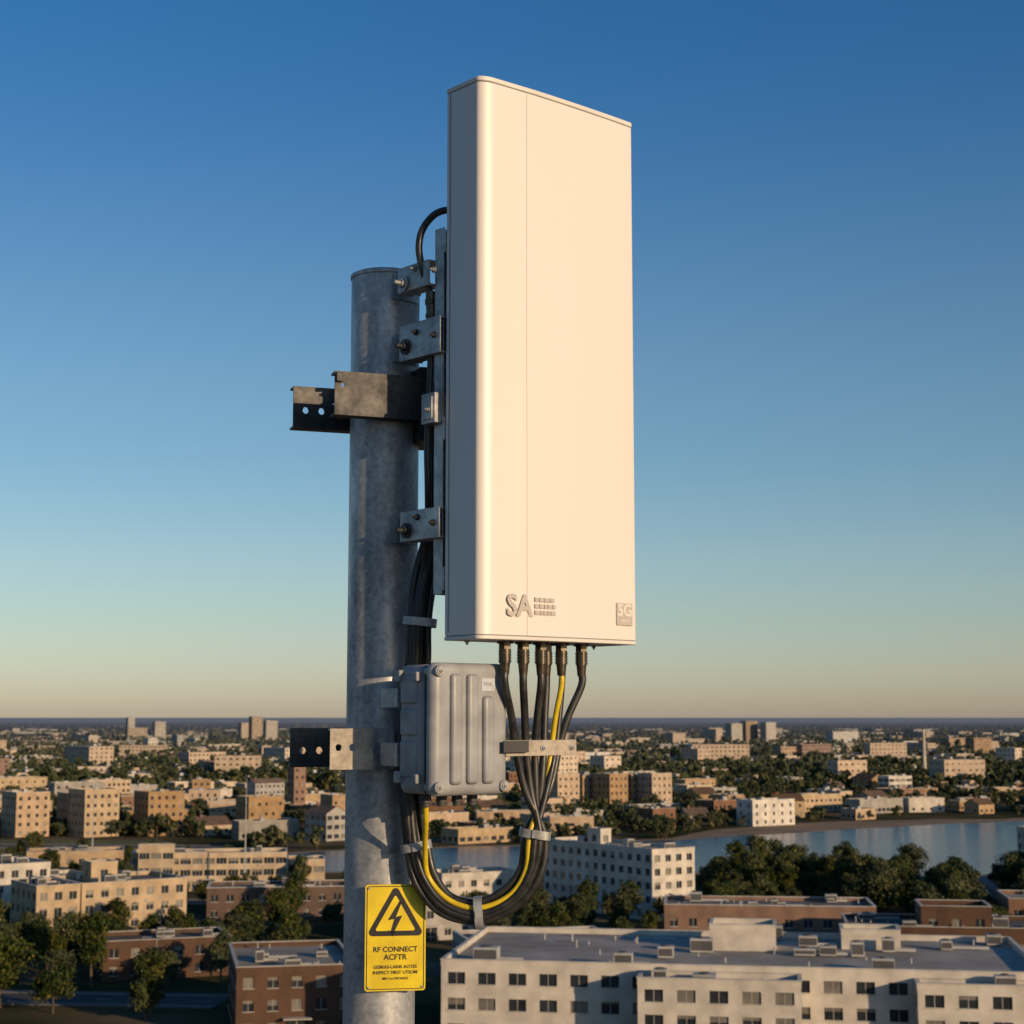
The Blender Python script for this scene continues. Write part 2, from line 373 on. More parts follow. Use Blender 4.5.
for (x,y) in ((.05,.10),(.10,.10),(.15,.10),(.20,.10)):
    b.cyl((x,y,.006),(x,y,-.012),.014,n=24); b.cyl((x,y,-.012),(x,y,-.020),.016,n=6); b.cyl((x,y,-.02),(x,y,-.03),.011,n=16)
b.make('cable_glands',['boxd'],jb,bevel=.001)
b=MB(); b.box(.155,.197,.0050,.0058,.262,.294); b.make('label_plate',['label'],jb)
text('label_text','PWR',.014,'box',jb,(.160,.0046,.274),(R(90),0,0))
b=MB(); b.box(-.0,.22,JD,JD+.006,.07,.13); b.box(.02,.032,JD+.006,JD+.10,.07,.13); b.box(.02,.032,JD+.006,JD+.10,.22,.27)
b.box(-.0,.22,JD,JD+.006,.22,.27); b.make('mounting_arms',['galv'],jb,bevel=.001)
b=MB(); b.box(JW-.03,JW+.055,-.010,-.0045,.105,.135); b.make('side_tab',['boxd'],jb,bevel=.0015)
# ------------------------------------------------------------------ cable bundle
cb=empty('cable_bundle',(0,0,CZ))
centre=[(.060,4.352,-.30),(.046,4.354,-.395),(.000,4.358,-.465),(-.085,4.362,-.502),(-.170,4.366,-.480),(-.226,4.37,-.415),(-.250,4.374,-.335),(-.262,4.378,-.24),(-.270,4.384,-.10),(-.262,4.390,.04),(-.252,4.388,.15),(-.245,4.386,.25),(-.232,4.390,.36),(-.208,4.388,.47),(-.190,4.36,.56)]
offs=[(.024,-.004),(.010,-.014),(.007,.012),(-.009,.013),(-.010,-.012),(-.025,.002)]
barx=[.010,.036,.060,.083,.104,.124]
def frames(C):
    out=[]
    for i in range(len(C)):
        a=Vector(C[max(i-1,0)]);b_=Vector(C[min(i+1,len(C)-1)]); t=(b_-a).normalized()
        n=Vector((-t.z,0,t.x)); n.normalize(); out.append(n)
    return out
FR=frames(centre)
for k in range(6):
    u,v=conn[k]; c=A0+U*u+V*v-Vector((0,0,CZ))
    pts=[c+Vector((0,0,-.07)),c+Vector((0,0,-.11))]
    bx=barx[k]; byy=4.366+(bx-.07)*.84
    pts.append(Vector((bx*.6+c.x*.4,byy*.6+c.y*.4,.0)))
    pts.append(Vector((bx,byy,-.080)))
    pts.append(Vector((bx*.55+.45*(.064),byy*.5+.5*4.355,-.19)))
    a,bo=offs[k]
    if k==4: a,bo=-.012,-.014
    n_=len(centre) if k!=4 else 6
    for i in range(n_):
        n=FR[i]
        w=1+.16*math.sin(i*1.7+k*2.1)
        pts.append(Vector(centre[i])+n*a*w+Vector((0,bo*w,0)))
    if k==4: pts+= [Vector((-.224,4.325,-.335)),Vector((-.219,4.255,-.265)),Vector((-.218,4.231,-.215))]
    else: pts.append(Vector((-.178+.012*(k%3),4.33,.66+.03*k)))
    tube('cable_%d'%(k+1),pts,.0102 if k!=4 else .0072,'yellow' if k==4 else 'black',cb)
pts=[A0+U*.365+V*.10-Vector((0,0,CZ+.0)),A0+U*.362+V*.10-Vector((0,0,CZ+.1)),Vector((.115,4.40,-.08)),Vector((.088,4.365,-.2))]+[Vector(centre[i])+FR[i]*.001+Vector((0,-.018,0)) for i in range(len(centre)-1)]
tube('cable_7',pts,.0088,'black',cb)
jump=[(-.125,4.235,1.325),(-.165,4.245,1.335),(-.205,4.262,1.328),(-.238,4.272,1.29),(-.248,4.276,1.24),(-.238,4.276,1.18),(-.222,4.275,1.13),(-.214,4.275,1.07),(-.213,4.275,.98),(-.217,4.276,.86),(-.222,4.277,.72),(-.220,4.285,.60),(-.222,4.33,.50),(-.235,4.375,.38),(-.245,4.372,.25),(-.25,4.380,.12)]
tube('jumper_cable',jump,.0095,'black',cb)
tube('jumper_cable_2',[(-.150,4.27,1.02),(-.195,4.285,1.0),(-.208,4.290,.93),(-.207,4.292,.75),(-.206,4.30,.60),(-.215,4.35,.48),(-.236,4.385,.37),(-.252,4.382,.25),(-.262,4.385,.1)],.0085,'black',cb)
b=MB(); b.cyl((-.216,4.275,1.12),(-.2135,4.275,1.045),.0135,n=20); b.cyl((-.2155,4.275,1.10),(-.215,4.275,1.085),.0165,n=6); b.cyl((-.214,4.275,1.06),(-.2138,4.275,1.05),.0165,n=6)
b.make('jumper_connector',['brass'],cb,smooth=30)
b=MB()
def tanat(i):
    a=Vector(centre[max(i-1,0)]);b_=Vector(centre[min(i+1,len(centre)-1)]); return (b_-a).normalized()
for i in (0,3,6,11):
    ra=.039 if i!=11 else .043
    band(b,centre[i],tanat(i),FR[i],ra,.0315,.022,.0025,pw=.62)
    c=Vector(centre[i])+Vector((0,-.034,0)); 
    b.box(-.008,.008,-.004,.003,-.010,.010,T=Matrix.Translation(c)@Matrix.Rotation(math.atan2(tanat(i).x,tanat(i).z),4,'Y'))
b.make('strap_bands',['galv'],cb,smooth=40)
# ------------------------------------------------------------------ cable clamp bar
cbar=empty('cable_clamp_bar',(.07,4.366,CZ-.080),R(40))
b=MB(); L=.118
b.plate(-.125,L,-.020,.020,-.0165,-.0125,[(-.115,.0,.004),(-.062-.03,.0,.004),(L-.012,0,.004)]); b.plate(-.125,L,-.020,.020,.0125,.0165,[(L-.012,0,.004)])
b.box(-.125,L,-.0125,-.002,.016,.020)
b.make('clamp_plates',['galv_sunlit'],cbar,merge=True)
b=MB()
for x in (-.098,.0,.100):
    b.cyl((x,-.0165,0),(x,.026,0),.004,n=12); hexbolt(b,(x,-.0165,0),(0,-1,0),.0062,.005)
b.make('clamp_bolts',['galv'],cbar)
# ------------------------------------------------------------------ warning sign
sg=empty('warning_sign',(-.303,4.388,CZ-.568),R(9))
SW,SH=.158,.270
def rrect(w,h,r,n=6):
    p=[]
    for (cx,cy,a0) in ((w/2-r,h/2-r,0),(-w/2+r,h/2-r,90),(-w/2+r,-h/2+r,180),(w/2-r,-h/2+r,270)):
        for k in range(n+1): a=R(a0+90*k/n); p.append((cx+r*math.cos(a),cy+r*math.sin(a)))
    return p
def slab(b,poly,y0,y1,m=0):
    n=len(poly); i=len(b.v)
    for (x,z) in poly: b.v.append((x,y0,z)); b.v.append((x,y1,z))
    b.f.append(tuple(i+2*k for k in range(n))); b.m.append(m); b.f.append(tuple(i+2*k+1 for k in reversed(range(n)))); b.m.append(m)
    for k in range(n):
        j=(k+1)%n; b.f.append((i+2*k+1,i+2*j+1,i+2*j,i+2*k)); b.m.append(m)
b=MB(); slab(b,rrect(SW,SH,.008),-.0015,.0015); b.make('sign_plate',['signy'],sg)
def ring(b,outer,inner,y0,y1,m=0):
    n=len(outer)
    for k in range(n):
        j=(k+1)%n
        b.quad([(outer[k][0],y0,outer[k][1]),(outer[j][0],y0,outer[j][1]),(inner[j][0],y0,inner[j][1]),(inner[k][0],y0,inner[k][1])],m)
        b.quad([(outer[k][0],y1,outer[k][1]),(outer[j][0],y1,outer[j][1]),(outer[j][0],y0,outer[j][1]),(outer[k][0],y0,outer[k][1])],m)
b=MB(); ring(b,rrect(SW-.008,SH-.008,.006),rrect(SW-.012,SH-.012,.005),-.0022,-.0014)
def tri(s,cz,rr):
    P=[]; 
    for a0 in (90,210,330):
        cx=(s-rr)*math.cos(R(a0)); c_=(s-rr)*math.sin(R(a0))
        for k in range(7): a=R(a0-60+120*k/6); P.append((cx+rr*math.cos(a),cz+c_+rr*math.sin(a)))
    return P
ring(b,tri(.078,.048,.010),tri(.058,.048,.004),-.0024,-.0014)
bolt=[(.010,.092),(-.020,.044),(-.003,.047),(-.012,.016),(-.018,.019),(-.008,.002),(.004,.017),(-.002,.0165),(.018,.056),(.001,.052),(.016,.090)]
slab(b,bolt,-.0024,-.0014)
b.make('warning_symbol',['signk'],sg)
ls=[('RF CONNECT',.0185,-.036),('ACFTR',.0195,-.056),('GEBRAS-LAINS AOTES',.0115,-.078),('INSPECT FIRST UTSOM',.0115,-.092),('MIN 3 m DISTANCE',.0078,-.106)]
for i,(t,s,z) in enumerate(ls): text('sign_text_%d'%(i+1),t,s,'signk',sg,(0,-.0020,z),(R(90),0,0),align='CENTER',bold=.02)
b=MB()
for z in (.125,-.125):
    for x in (-.069,.069): b.cyl((x,-.0035,z),(x,.002,z),.0028,n=12)
b.make('sign_rivets',['galv'],sg)
b=MB()
for z in (.09,-.09): b.box(-.06,.03,.0017,.020,z-.01,z+.01)
b.make('sign_standoffs',['galv'],sg)
# ------------------------------------------------------------------ buildings
foot=[]
def wall(b,p0,p1,z0,z1,cols,rows,ww,wh,depth,mw,detail,ribbon=False,sill=.9):
    p0=Vector((p0[0],p0[1],0));p1=Vector((p1[0],p1[1],0)); L=(p1-p0).length; d=(p1-p0)/L; n=Vector((d.y,-d.x,0))
    def P(s,z,o=0): q=p0+d*s-n*o; return (q.x,q.y,z)
    fh=(z1-z0)/rows; zc=z0
    cols=max(1,cols); cw=L/cols
    if ribbon: ww=cw*.86
    ww=min(ww,cw*.86); wh=min(wh,fh*.7)
    for r in range(rows):
        a=z0+r*fh+min(sill,fh-wh-.15); t=a+wh
        b.quad([P(0,zc),P(L,zc),P(L,a),P(0,a)],mw)
        s=0
        for c in range(cols):
            w0=c*cw+(cw-ww)/2; w1=w0+ww
            b.quad([P(s,a),P(w0,a),P(w0,t),P(s,t)],mw)
            g=BI['glass'] if random.random()<.8 else BI['glass2']
            if detail>0:
                b.quad([P(w0,a),P(w1,a),P(w1,a,depth),P(w0,a,depth)],BI['coping'])
                b.quad([P(w0,t,depth),P(w1,t,depth),P(w1,t),P(w0,t)],mw)
                b.quad([P(w0,a),P(w0,a,depth),P(w0,t,depth),P(w0,t)],mw); b.quad([P(w1,a,depth),P(w1,a),P(w1,t),P(w1,t,depth)],mw)
                b.quad([P(w0,a,depth),P(w1,a,depth),P(w1,t,depth),P(w0,t,depth)],g)
                if detail>1:
                    k=max(1,int(round(ww/1.3)))
                    for q in range(1,k+1 if ribbon else 2):
                        x=w0+ww*q/(k+1 if ribbon else 2)
                        b.quad([P(x-.04,a,depth-.03),P(x+.04,a,depth-.03),P(x+.04,t,depth-.03),P(x-.04,t,depth-.03)],BI['frame'])
                    if random.random()<.35:
                        zz=t-(t-a)*random.uniform(.2,.6)
                        b.quad([P(w0+.02,zz,depth-.01),P(w1-.02,zz,depth-.01),P(w1-.02,t-.02,depth-.01),P(w0+.02,t-.02,depth-.01)],BI['glass2'])
                    b.box(0,w1-w0+.2,-.10,.0,-.10,-.004,BI['coping'],T=Matrix.Translation(Vector(P(w0-.1,a)))@Matrix(((d.x,-n.x,0,0),(d.y,-n.y,0,0),(0,0,1,0),(0,0,0,1))))
            else: b.quad([P(w0,a),P(w1,a),P(w1,t),P(w0,t)],g)
            s=w1
        b.quad([P(s,a),P(L,a),P(L,t),P(s,t)],mw)
        zc=t
    b.quad([P(0,zc),P(L,zc),P(L,z1),P(0,z1)],mw)
def roofkit(b,w,d,h,n,detail,rl):
    for k in range(n):
        sx=random.uniform(1.2,3.2); sy=random.uniform(1.2,2.6); sz=random.uniform(.8,1.9)
        x=random.uniform(-w/2+2.5,w/2-2.5) if w>7 else 0; y=random.uniform(-d/2+2.2,d/2-2.2) if d>6 else 0
        b.box(x-sx/2,x+sx/2,y-sy/2,y+sy/2,h+.15,h+.15+sz,BI['hvac'])
        if detail>1:
            b.box(x-sx/2+.1,x+sx/2-.1,y-sy/2-.03,y-sy/2-.003,h+.4,h+sz-.1,BI['hvacd'])
            b.cyl((x,y,h+.15+sz),(x,y,h+.3+sz),min(sx,sy)*.32,BI['hvacd'],n=12)
            if random.random()<.5: b.box(x+sx/2,x+sx/2+random.uniform(2,5),y-.25,y+.25,h+.2,h+.6,BI['hvac'])
    if detail>1:
        for k in range(n*2):
            x=random.uniform(-w/2+1,w/2-1); y=random.uniform(-d/2+1,d/2-1); b.cyl((x,y,h),(x,y,h+random.uniform(.4,1.2)),.12,BI['hvac'],n=8)
        for k in range(int(w//9)):
            x=random.uniform(-w/2+2,w/2-5); y=random.uniform(-d/2+1.5,d/2-3)
            b.box(x,x+random.uniform(1.5,4),y,y+random.uniform(.7,2),h+.004,h+.03,BI[random.choice(['roof_d','roof_l','coping'])])
def building(name,cx,cy,w,d,h,rot,wm='w_cream',rm='roof_l',floors=None,bay=3.2,detail=2,kit=4,ww=1.5,wh=1.5,ribbon=False,parapet=.7,pent=False,mb=None,gable=False,wings=None):
    own=mb is None
    b=MB()
    floors=floors or max(1,int(h/3.2))
    def block(x0,x1,y0,y1,h,floors,z0=0,kitn=kit):
        wmi=BI[wm]
        c=[(x0,y0),(x1,y0),(x1,y1),(x0,y1)]
        for i in range(4):
            p,q=c[i],c[(i+1)%4]; L=math.hypot(q[0]-p[0],q[1]-p[1])
            wall(b,p,q,z0,h,int(L/bay),floors,ww,wh,.18,wmi,detail,ribbon)
        if gable:
            rh=min((y1-y0),(x1-x0))*.28; e=.4; ym=(y0+y1)/2; ri=BI[rm]
            b.quad([(x0-e,y0-e,h-.15),(x1+e,y0-e,h-.15),(x1+e,ym,h+rh),(x0-e,ym,h+rh)],ri)
            b.quad([(x1+e,y1+e,h-.15),(x0-e,y1+e,h-.15),(x0-e,ym,h+rh),(x1+e,ym,h+rh)],ri)
            b.quad([(x0,y0,h),(x0,ym,h+rh-.1),(x0,y1,h)][::-1],wmi); b.quad([(x1,y0,h),(x1,y1,h),(x1,ym,h+rh-.1)],wmi)
            if detail>0: b.box(x0+2,x0+2.8,ym-.9,ym-.2,h,h+rh+.9,BI['w_brick'])
        else:
            b.quad([(x0,y0,h),(x1,y0,h),(x1,y1,h),(x0,y1,h)],BI[rm])
            if detail>0:
                t=.35; H=h+parapet
                b.box(x0-.04,x1+.04,y0-.04,y0+t,h-.12,H,wmi); b.box(x0-.04,x1+.04,y1-t,y1+.04,h-.12,H,wmi)
                b.box(x0-.04,x0+t,y0+t,y1-t,h-.12,H,wmi); b.box(x1-t,x1+.04,y0+t,y1-t,h-.12,H,wmi)
                b.box(x0-.12,x1+.12,y0-.12,y0+t+.06,H,H+.12,BI['coping']); b.box(x0-.12,x1+.12,y1-t-.06,y1+.12,H,H+.12,BI['coping'])
                b.box(x0-.12,x0+t+.06,y0+t+.06,y1-t-.06,H,H+.12,BI['coping']); b.box(x1-t-.06,x1+.12,y0+t+.06,y1-t-.06,H,H+.12,BI['coping'])
            s=len(b.v); roofkit(b,x1-x0,y1-y0,h,kitn,detail,rm)
            mx,my=(x0+x1)/2,(y0+y1)/2
            for i in range(s,len(b.v)): v=b.v[i]; b.v[i]=(v[0]+mx,v[1]+my,v[2])
    block(-w/2,w/2,-d/2,d/2,h,floors)
    if pent: 
        pw=min(w*.25,7); block(-w*.15-pw/2,-w*.15+pw/2,d*.1-2.5,d*.1+2.5,h+3.2,1,z0=h,kitn=0)
    if wings:
        for (x0,x1,y0,y1,hh,fl,kn) in wings: block(x0,x1,y0,y1,hh,fl,kitn=kn)
    if detail>1 and not gable:
        b.box(-2,2,-d/2-1.6,-d/2-.002,2.9,3.1,BI['coping']); b.box(-1.5,1.5,-d/2-.06,-d/2-.01,0,2.8,BI['glass']); b.box(-.05,.05,-d/2-.10,-d/2-.065,0,2.8,BI['frame'])
    foot.append((cx,cy,math.hypot(w,d)/2+1))
    if own:
        return b.make(name,BM,loc=(cx,cy,0),rz=rot,smooth=0)
    c,s=math.cos(rot),math.sin(rot); i0=len(mb.v)
    mb.v.extend([(cx+x*c-y*s,cy+x*s+y*c,z) for (x,y,z) in b.v]); mb.f.extend([tuple(i+i0 for i in f) for f in b.f]); mb.m.extend(b.m)
building('white_office_building',31,231,76,34,13.0,R(-9),'w_white','roof_l',floors=4,bay=3.9,kit=14,ww=2.3,wh=1.5,pent=False,
   wings=[(-12,8,-23,-17.3,12.2,4,2),(22,38,-21,-17.3,12.0,4,1),(38.3,52,-20,15,11.4,3,3),(-4,5,2,9,15.8,1,0),(14,22,6,12,15,1,0)])
building('apartment_block',24.5,394,12.5,41,15.0,R(35),'w_white','roof_l',floors=5,bay=3.0,kit=5,ww=1.6,wh=1.5,pent=True)
building('brick_warehouse',50,330,40,16,8.5,R(-6),'w_brick','roof_d',floors=2,bay=3.4,kit=6)
building('brick_warehouse',78,298,38,18,8.5,R(-8),'w_dbrick','roof_d',floors=2,bay=3.4,kit=6,wings=[(-6,6,-4,6,11.5,3,0)])
building('brick_office_building',-33,252,17,26,9.4,R(12),'w_dbrick','roof_l',floors=3,bay=3.0,kit=4)
building('apartment_block',-80,342,22,18,12.0,R(35),'w_cream','roof_d',floors=4,bay=2.8,kit=4,pent=True,wings=[(-20,-11.3,-9,6,12.0,4,2)])
building('apartment_block',-116,372,22,18,12.5,R(35),'w_white','roof_d',floors=4,bay=2.8,kit=4,wings=[(11.3,22,-6,8,9,3,1)])
building('school_building',-80,446,40,14,9.0,R(8),'w_cream','roof_l',floors=3,bay=3.0,kit=5,ribbon=True,wings=[(-18,-9,-10,-7.3,11.5,3,0),(20.3,30,-6,6,7,2,2)])
building('office_building',-122,470,26,14,7.5,R(14),'w_cream','roof_l',floors=2,bay=3.0,kit=4)
building('low_workshop',-52,384,34,14,6.5,R(8),'w_dbrick','roof_d',floors=2,bay=3.4,kit=4)
building('low_workshop',-62,300,22,13,6,R(20),'w_dbrick','roof_d',floors=2,bay=3.4,kit=3)
building('low_workshop',-20,348,20,14,7,R(30),'w_grey','roof_d',floors=2,bay=3.4,kit=3)
building('row_building',4,296,26,16,6.5,R(14),'w_grey','roof_d',floors=2,bay=3.2,kit=4)
building('row_building',-10,412,20,11,7,R(25),'w_white','roof_l',floors=2,bay=3.0,kit=3)
building('brick_warehouse',118,345,34,16,8,R(-8),'w_brick','roof_l',floors=2,bay=3.4,kit=5)
building('white_apartment_block',146,446,18,14,15,R(12),'w_white','roof_l',floors=5,bay=2.8,kit=3)
for (x,y,w,d,h,c) in ((-186,640,13,16,16,'w_tan'),(-168,655,16,14,15,'w_tan'),(-160,640,14,15,17,'w_cream'),(-136,645,15,13,16,'w_tan'),(-104,690,16,12,12,'w_tan'),(-98,760,6,6,26,'w_brick'),
  (-70,705,18,12,12,'w_tan'),(24,812,13,12,17,'w_tan'),(36,826,12,12,16,'w_cream'),(48,815,12,12,17,'w_tan'),(60,830,11,12,16,'w_tan'),(70,820,12,12,17,'w_tan'),(95,880,16,12,9,'w_cream')):
    building('tower_block' if h>14 else 'apartment_block',x,y,w,d,h,R(random.uniform(30,40)),c,random.choice(['roof_b','roof_d']),bay=2.8,detail=1,kit=2,ww=1.2,wh=1.3)
def near(x): return float(np.interp(x,[-110,-60,15,57,98,160,400,900,2000],[526,492,492,488,480,486,520,600,800]))
def far(x): return float(np.interp(x,[-110,-66,-27,16,65,110,162,230,400,900,2000],[530,562,580,592,622,655,695,735,800,960,1300]))
def inriver(x,y,m=0): return x>-112 and near(x)-m<y<far(x)+m
def clear(x,y,m):
    for (a,b_,r) in foot:
        if (a-x)**2+(b_-y)**2<(r+m)**2: return False
    return True
def boxclear(x,y,m):
    for (a,b_,r) in foot:
        if abs(a-x)<r*.8+m and abs(b_-y)<r*.8+m: return False
    return True
kinds=[('w_cream','roof_d'),('w_tan','roof_b'),('w_white','roof_d'),('w_tan','roof_d'),('w_cream','roof_l'),('w_cream','roof_b'),('w_tan','roof_l'),('w_tan','roof_d'),('w_grey','roof_l'),('w_brick','roof_d')]
def meadow(X,Y): return X<-95 and 540<Y<628
cnt=0; tries=0
while cnt<150 and tries<4000:
    tries+=1
    Y=1/random.uniform(1/1080,1/600); X=random.uniform(-.40,.40)*Y
    if inriver(X,Y,14) or meadow(X,Y) or (50<X<260 and Y<far(X)+45 and Y>near(X)): continue
    w=random.uniform(9,32); d=random.uniform(8,14); h=random.choice([3.6,4,4.5,6,6,7.5,10])
    if not clear(X,Y,math.hypot(w,d)/2*.75): continue
    k=random.choice(kinds); g=random.random()<.3 and w<20
    building('house' if g else 'low_building',X,Y,w,d,h,R(random.choice([35,38,-55,30,10])+random.uniform(-8,8)),k[0],'roof_b' if g else k[1],bay=random.choice([2.7,3.3,4.2]),detail=1,kit=2,ww=random.choice([1.1,1.4,2.2]),wh=random.choice([1.2,1.5]),gable=g,ribbon=(not g and random.random()<.2)); cnt+=1
nearfoot=list(foot)
town=MB(); cnt=0; tries=0; 
while cnt<950 and tries<9000:
    tries+=1
    Y=1/random.uniform(1/6000,1/1080); X=random.uniform(-.42,.42)*Y
    if inriver(X,Y,14): continue
    cl=math.sin(X*.006+Y*.002)+math.sin(Y*.0047-X*.003+1)
    if cl<-.1 and random.random()<.8: continue
    sc=1+Y/5000
    w=random.uniform(8,42)*sc; d=random.uniform(7,17)*sc; h=random.choice([4,4,5,5,6,8]) if random.random()<.95 else random.uniform(13,22)
    k=random.choice(kinds)
    building('x',X,Y,w,d,h,R(random.choice([35,38,-55,10])+random.uniform(-8,8)),k[0],k[1],bay=4.0,floors=max(1,int(h/3.4)),detail=0,kit=1,ww=1.8,wh=1.3,gable=False,mb=town); cnt+=1
town.make('distant_town',BM,smooth=0)
for (x,y,w,d,h) in ((-485,3150,22,16,46),(-505,3150,22,16,34),(-465,3200,24,16,38),(-780,3400,14,14,44),(-700,3300,22,16,36),(-745,3300,40,16,24),(380,2850,24,16,34),(410,2880,26,16,38),(350,2900,30,16,26),(440,2860,22,16,36),(-300,2600,30,15,20),(820,2600,60,20,16),(640,2400,50,20,15),(560,2000,30,14,20),(610,2150,36,14,14),(280,1700,26,13,15)):
    building('distant_tower_block',x,y,w,d,h,R(32),random.choice(['w_tan','w_cream','w_white']),'roof_l',bay=4,detail=0,kit=1,ww=2,wh=1.4)
b=MB(); b.cyl((0,0,0),(0,0,36),1.6,BI['w_white'],n=20,r2=1.0); b.box(-6,6,-5,5,0,6,BI['w_tan']); b.cyl((0,0,36),(0,0,37),1.2,BI['hvacd'],n=20)
b.make('industrial_chimney',BM,loc=(304,1230,0),smooth=0)
building('rooftop_building',0,2,26,18,40.3,0,'w_grey','roof_d',floors=12,bay=3.3,kit=0)
b=MB(); b.box(-.5,.5,-.5,.5,40.3,40.95); o=b.make('concrete_plinth',['w_grey'],None,bevel=.02,loc=(PX,PY,0))
# ------------------------------------------------------------------ ground, river, roads
def ground_mat():
    m,nt,b=newmat('ground_cover')
    tc=nt.nodes.new('ShaderNodeTexCoord')
    def N(sc,det=8,st=(1,1,1)):
        mp=nt.nodes.new('ShaderNodeMapping'); mp.inputs['Scale'].default_value=st; nt.links.new(tc.outputs['Object'],mp.inputs['Vector'])
        n=nt.nodes.new('ShaderNodeTexNoise'); n.inputs['Scale'].default_value=sc; n.inputs['Detail'].default_value=det; nt.links.new(mp.outputs[0],n.inputs['Vector']); return n
    def ramp(n,e):
        r=nt.nodes.new('ShaderNodeValToRGB'); cr=r.color_ramp
        while len(cr.elements)<len(e): cr.elements.new(.5)
        for i,(p,c) in enumerate(e): cr.elements[i].position=p; cr.elements[i].color=(*c,1)
        nt.links.new(n,r.inputs[0]); return r
    a=ramp(N(.022,10).outputs['Fac'],[(.34,(.030,.036,.016)),(.48,(.058,.056,.027)),(.58,(.115,.088,.05)),(.68,(.17,.135,.095))])
    far_=ramp(N(.0045,12).outputs['Fac'],[(.38,(.034,.042,.034)),(.52,(.06,.064,.048)),(.66,(.15,.125,.095))])
    sp=nt.nodes.new('ShaderNodeSeparateXYZ'); g=nt.nodes.new('ShaderNodeNewGeometry'); nt.links.new(g.outputs['Position'],sp.inputs[0])
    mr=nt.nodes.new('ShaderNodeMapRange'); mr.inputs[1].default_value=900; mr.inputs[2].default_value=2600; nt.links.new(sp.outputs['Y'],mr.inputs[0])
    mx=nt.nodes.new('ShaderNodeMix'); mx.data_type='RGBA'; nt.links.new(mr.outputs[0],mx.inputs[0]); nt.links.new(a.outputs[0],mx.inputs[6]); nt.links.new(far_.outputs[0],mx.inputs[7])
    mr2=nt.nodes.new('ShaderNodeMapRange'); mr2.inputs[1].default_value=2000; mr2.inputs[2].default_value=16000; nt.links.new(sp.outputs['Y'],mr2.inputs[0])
    mx2=nt.nodes.new('ShaderNodeMix'); mx2.data_type='RGBA'; nt.links.new(mr2.outputs[0],mx2.inputs[0]); nt.links.new(mx.outputs[2],mx2.inputs[6]); mx2.inputs[7].default_value=(.30,.33,.36,1)  # far haze painted into the ground colour, paler and bluer with distance
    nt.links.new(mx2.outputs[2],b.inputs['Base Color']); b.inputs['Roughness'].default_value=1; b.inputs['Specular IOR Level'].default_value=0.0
    return m
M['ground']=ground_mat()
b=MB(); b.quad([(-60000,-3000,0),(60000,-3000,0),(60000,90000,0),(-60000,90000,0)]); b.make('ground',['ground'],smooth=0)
xs=list(np.linspace(-110,2000,200))
def strip(name,mat,lo,hi,z):
    b=MB()
    for i in range(len(xs)-1):
        a,c=float(xs[i]),float(xs[i+1]); b.quad([(a,lo(a),z),(c,lo(c),z),(c,hi(c),z),(a,hi(a),z)])
    return b.make(name,[mat],smooth=0)
jit=lambda x,s: 2.2*math.sin(x*.13+s)+1.5*math.sin(x*.31+2*s)
M['bank']=noisy('river_bank_soil',(.27,.17,.10),(.16,.12,.07),scale=.06,rough=1,detail=8)
M['grass']=noisy('meadow_grass',(.06,.075,.025),(.15,.125,.05),scale=.03,rough=1,detail=8)
strip('river_bank','bank',lambda x:near(x)-5+jit(x,1),lambda x:far(x)+7+jit(x,3)+(float(np.interp(x,[55,80,130,190,250],[0,32,44,22,0]))),.02)
m,nt,bs=newmat('river_water'); bs.inputs['Base Color'].default_value=(.018,.04,.06,1); bs.inputs['Roughness'].default_value=.12; bs.inputs['IOR'].default_value=1.33
tc=nt.nodes.new('ShaderNodeTexCoord'); n=nt.nodes.new('ShaderNodeTexNoise'); n.inputs['Scale'].default_value=.35; n.inputs['Detail'].default_value=6; nt.links.new(tc.outputs['Object'],n.inputs['Vector'])
bp=nt.nodes.new('ShaderNodeBump'); bp.inputs['Strength'].default_value=1; bp.inputs['Distance'].default_value=.8; nt.links.new(n.outputs['Fac'],bp.inputs['Height']); nt.links.new(bp.outputs[0],bs.inputs['Normal'])
M['water']=m
strip('river','water',lambda x:near(x)+jit(x,1),lambda x:far(x)+jit(x,3),.05)
b=MB(); b.quad([(-420,540,.01),(-120,530,.01),(-98,560,.01),(-130,618,.01),(-430,636,.01)]); b.make('meadow',['grass'],smooth=0)
M['asphalt']=noisy('asphalt',(.045,.045,.047),(.065,.064,.062),scale=.6,rough=.9); M['kerb']=flat('kerb_stone',(.2,.19,.17)); M['paint']=flat('road_paint',(.5,.5,.48)); M['pave']=flat('pavement',(.14,.13,.12))
def road(name,p,q,w=8):
    p=Vector((*p,0));q=Vector((*q,0)); L=(q-p).length; a=math.atan2(q.y-p.y,q.x-p.x)
    b=MB(); b.box(0,L,-w/2,w/2,-.05,.06,0)
    for s in (-1,1):
        y=s*w/2; b.box(0,L,min(y,y+s*.25),max(y,y+s*.25),-.05,.18,1); b.box(0,L,min(y+s*.25,y+s*2.4),max(y+s*.25,y+s*2.4),-.05,.17,3)
    x=2
    while x<L-4: b.box(x,x+3,-.08,.08,.061,.066,2); x+=8
    b.make(name,['asphalt','kerb','paint','pave'],loc=tuple(p),rz=a,smooth=0)
    for k in range(int(L/6)+1):
        t=min(1,k*6/L); c=p.lerp(q,t); road_pts.append((c.x,c.y))
road_pts=[]
road('street',(-180,286),(-46,270)); road('street',(-210,418),(-20,411)); road('avenue',(-330,600),(-100,584),12); road('street',(95,280),(128,480))
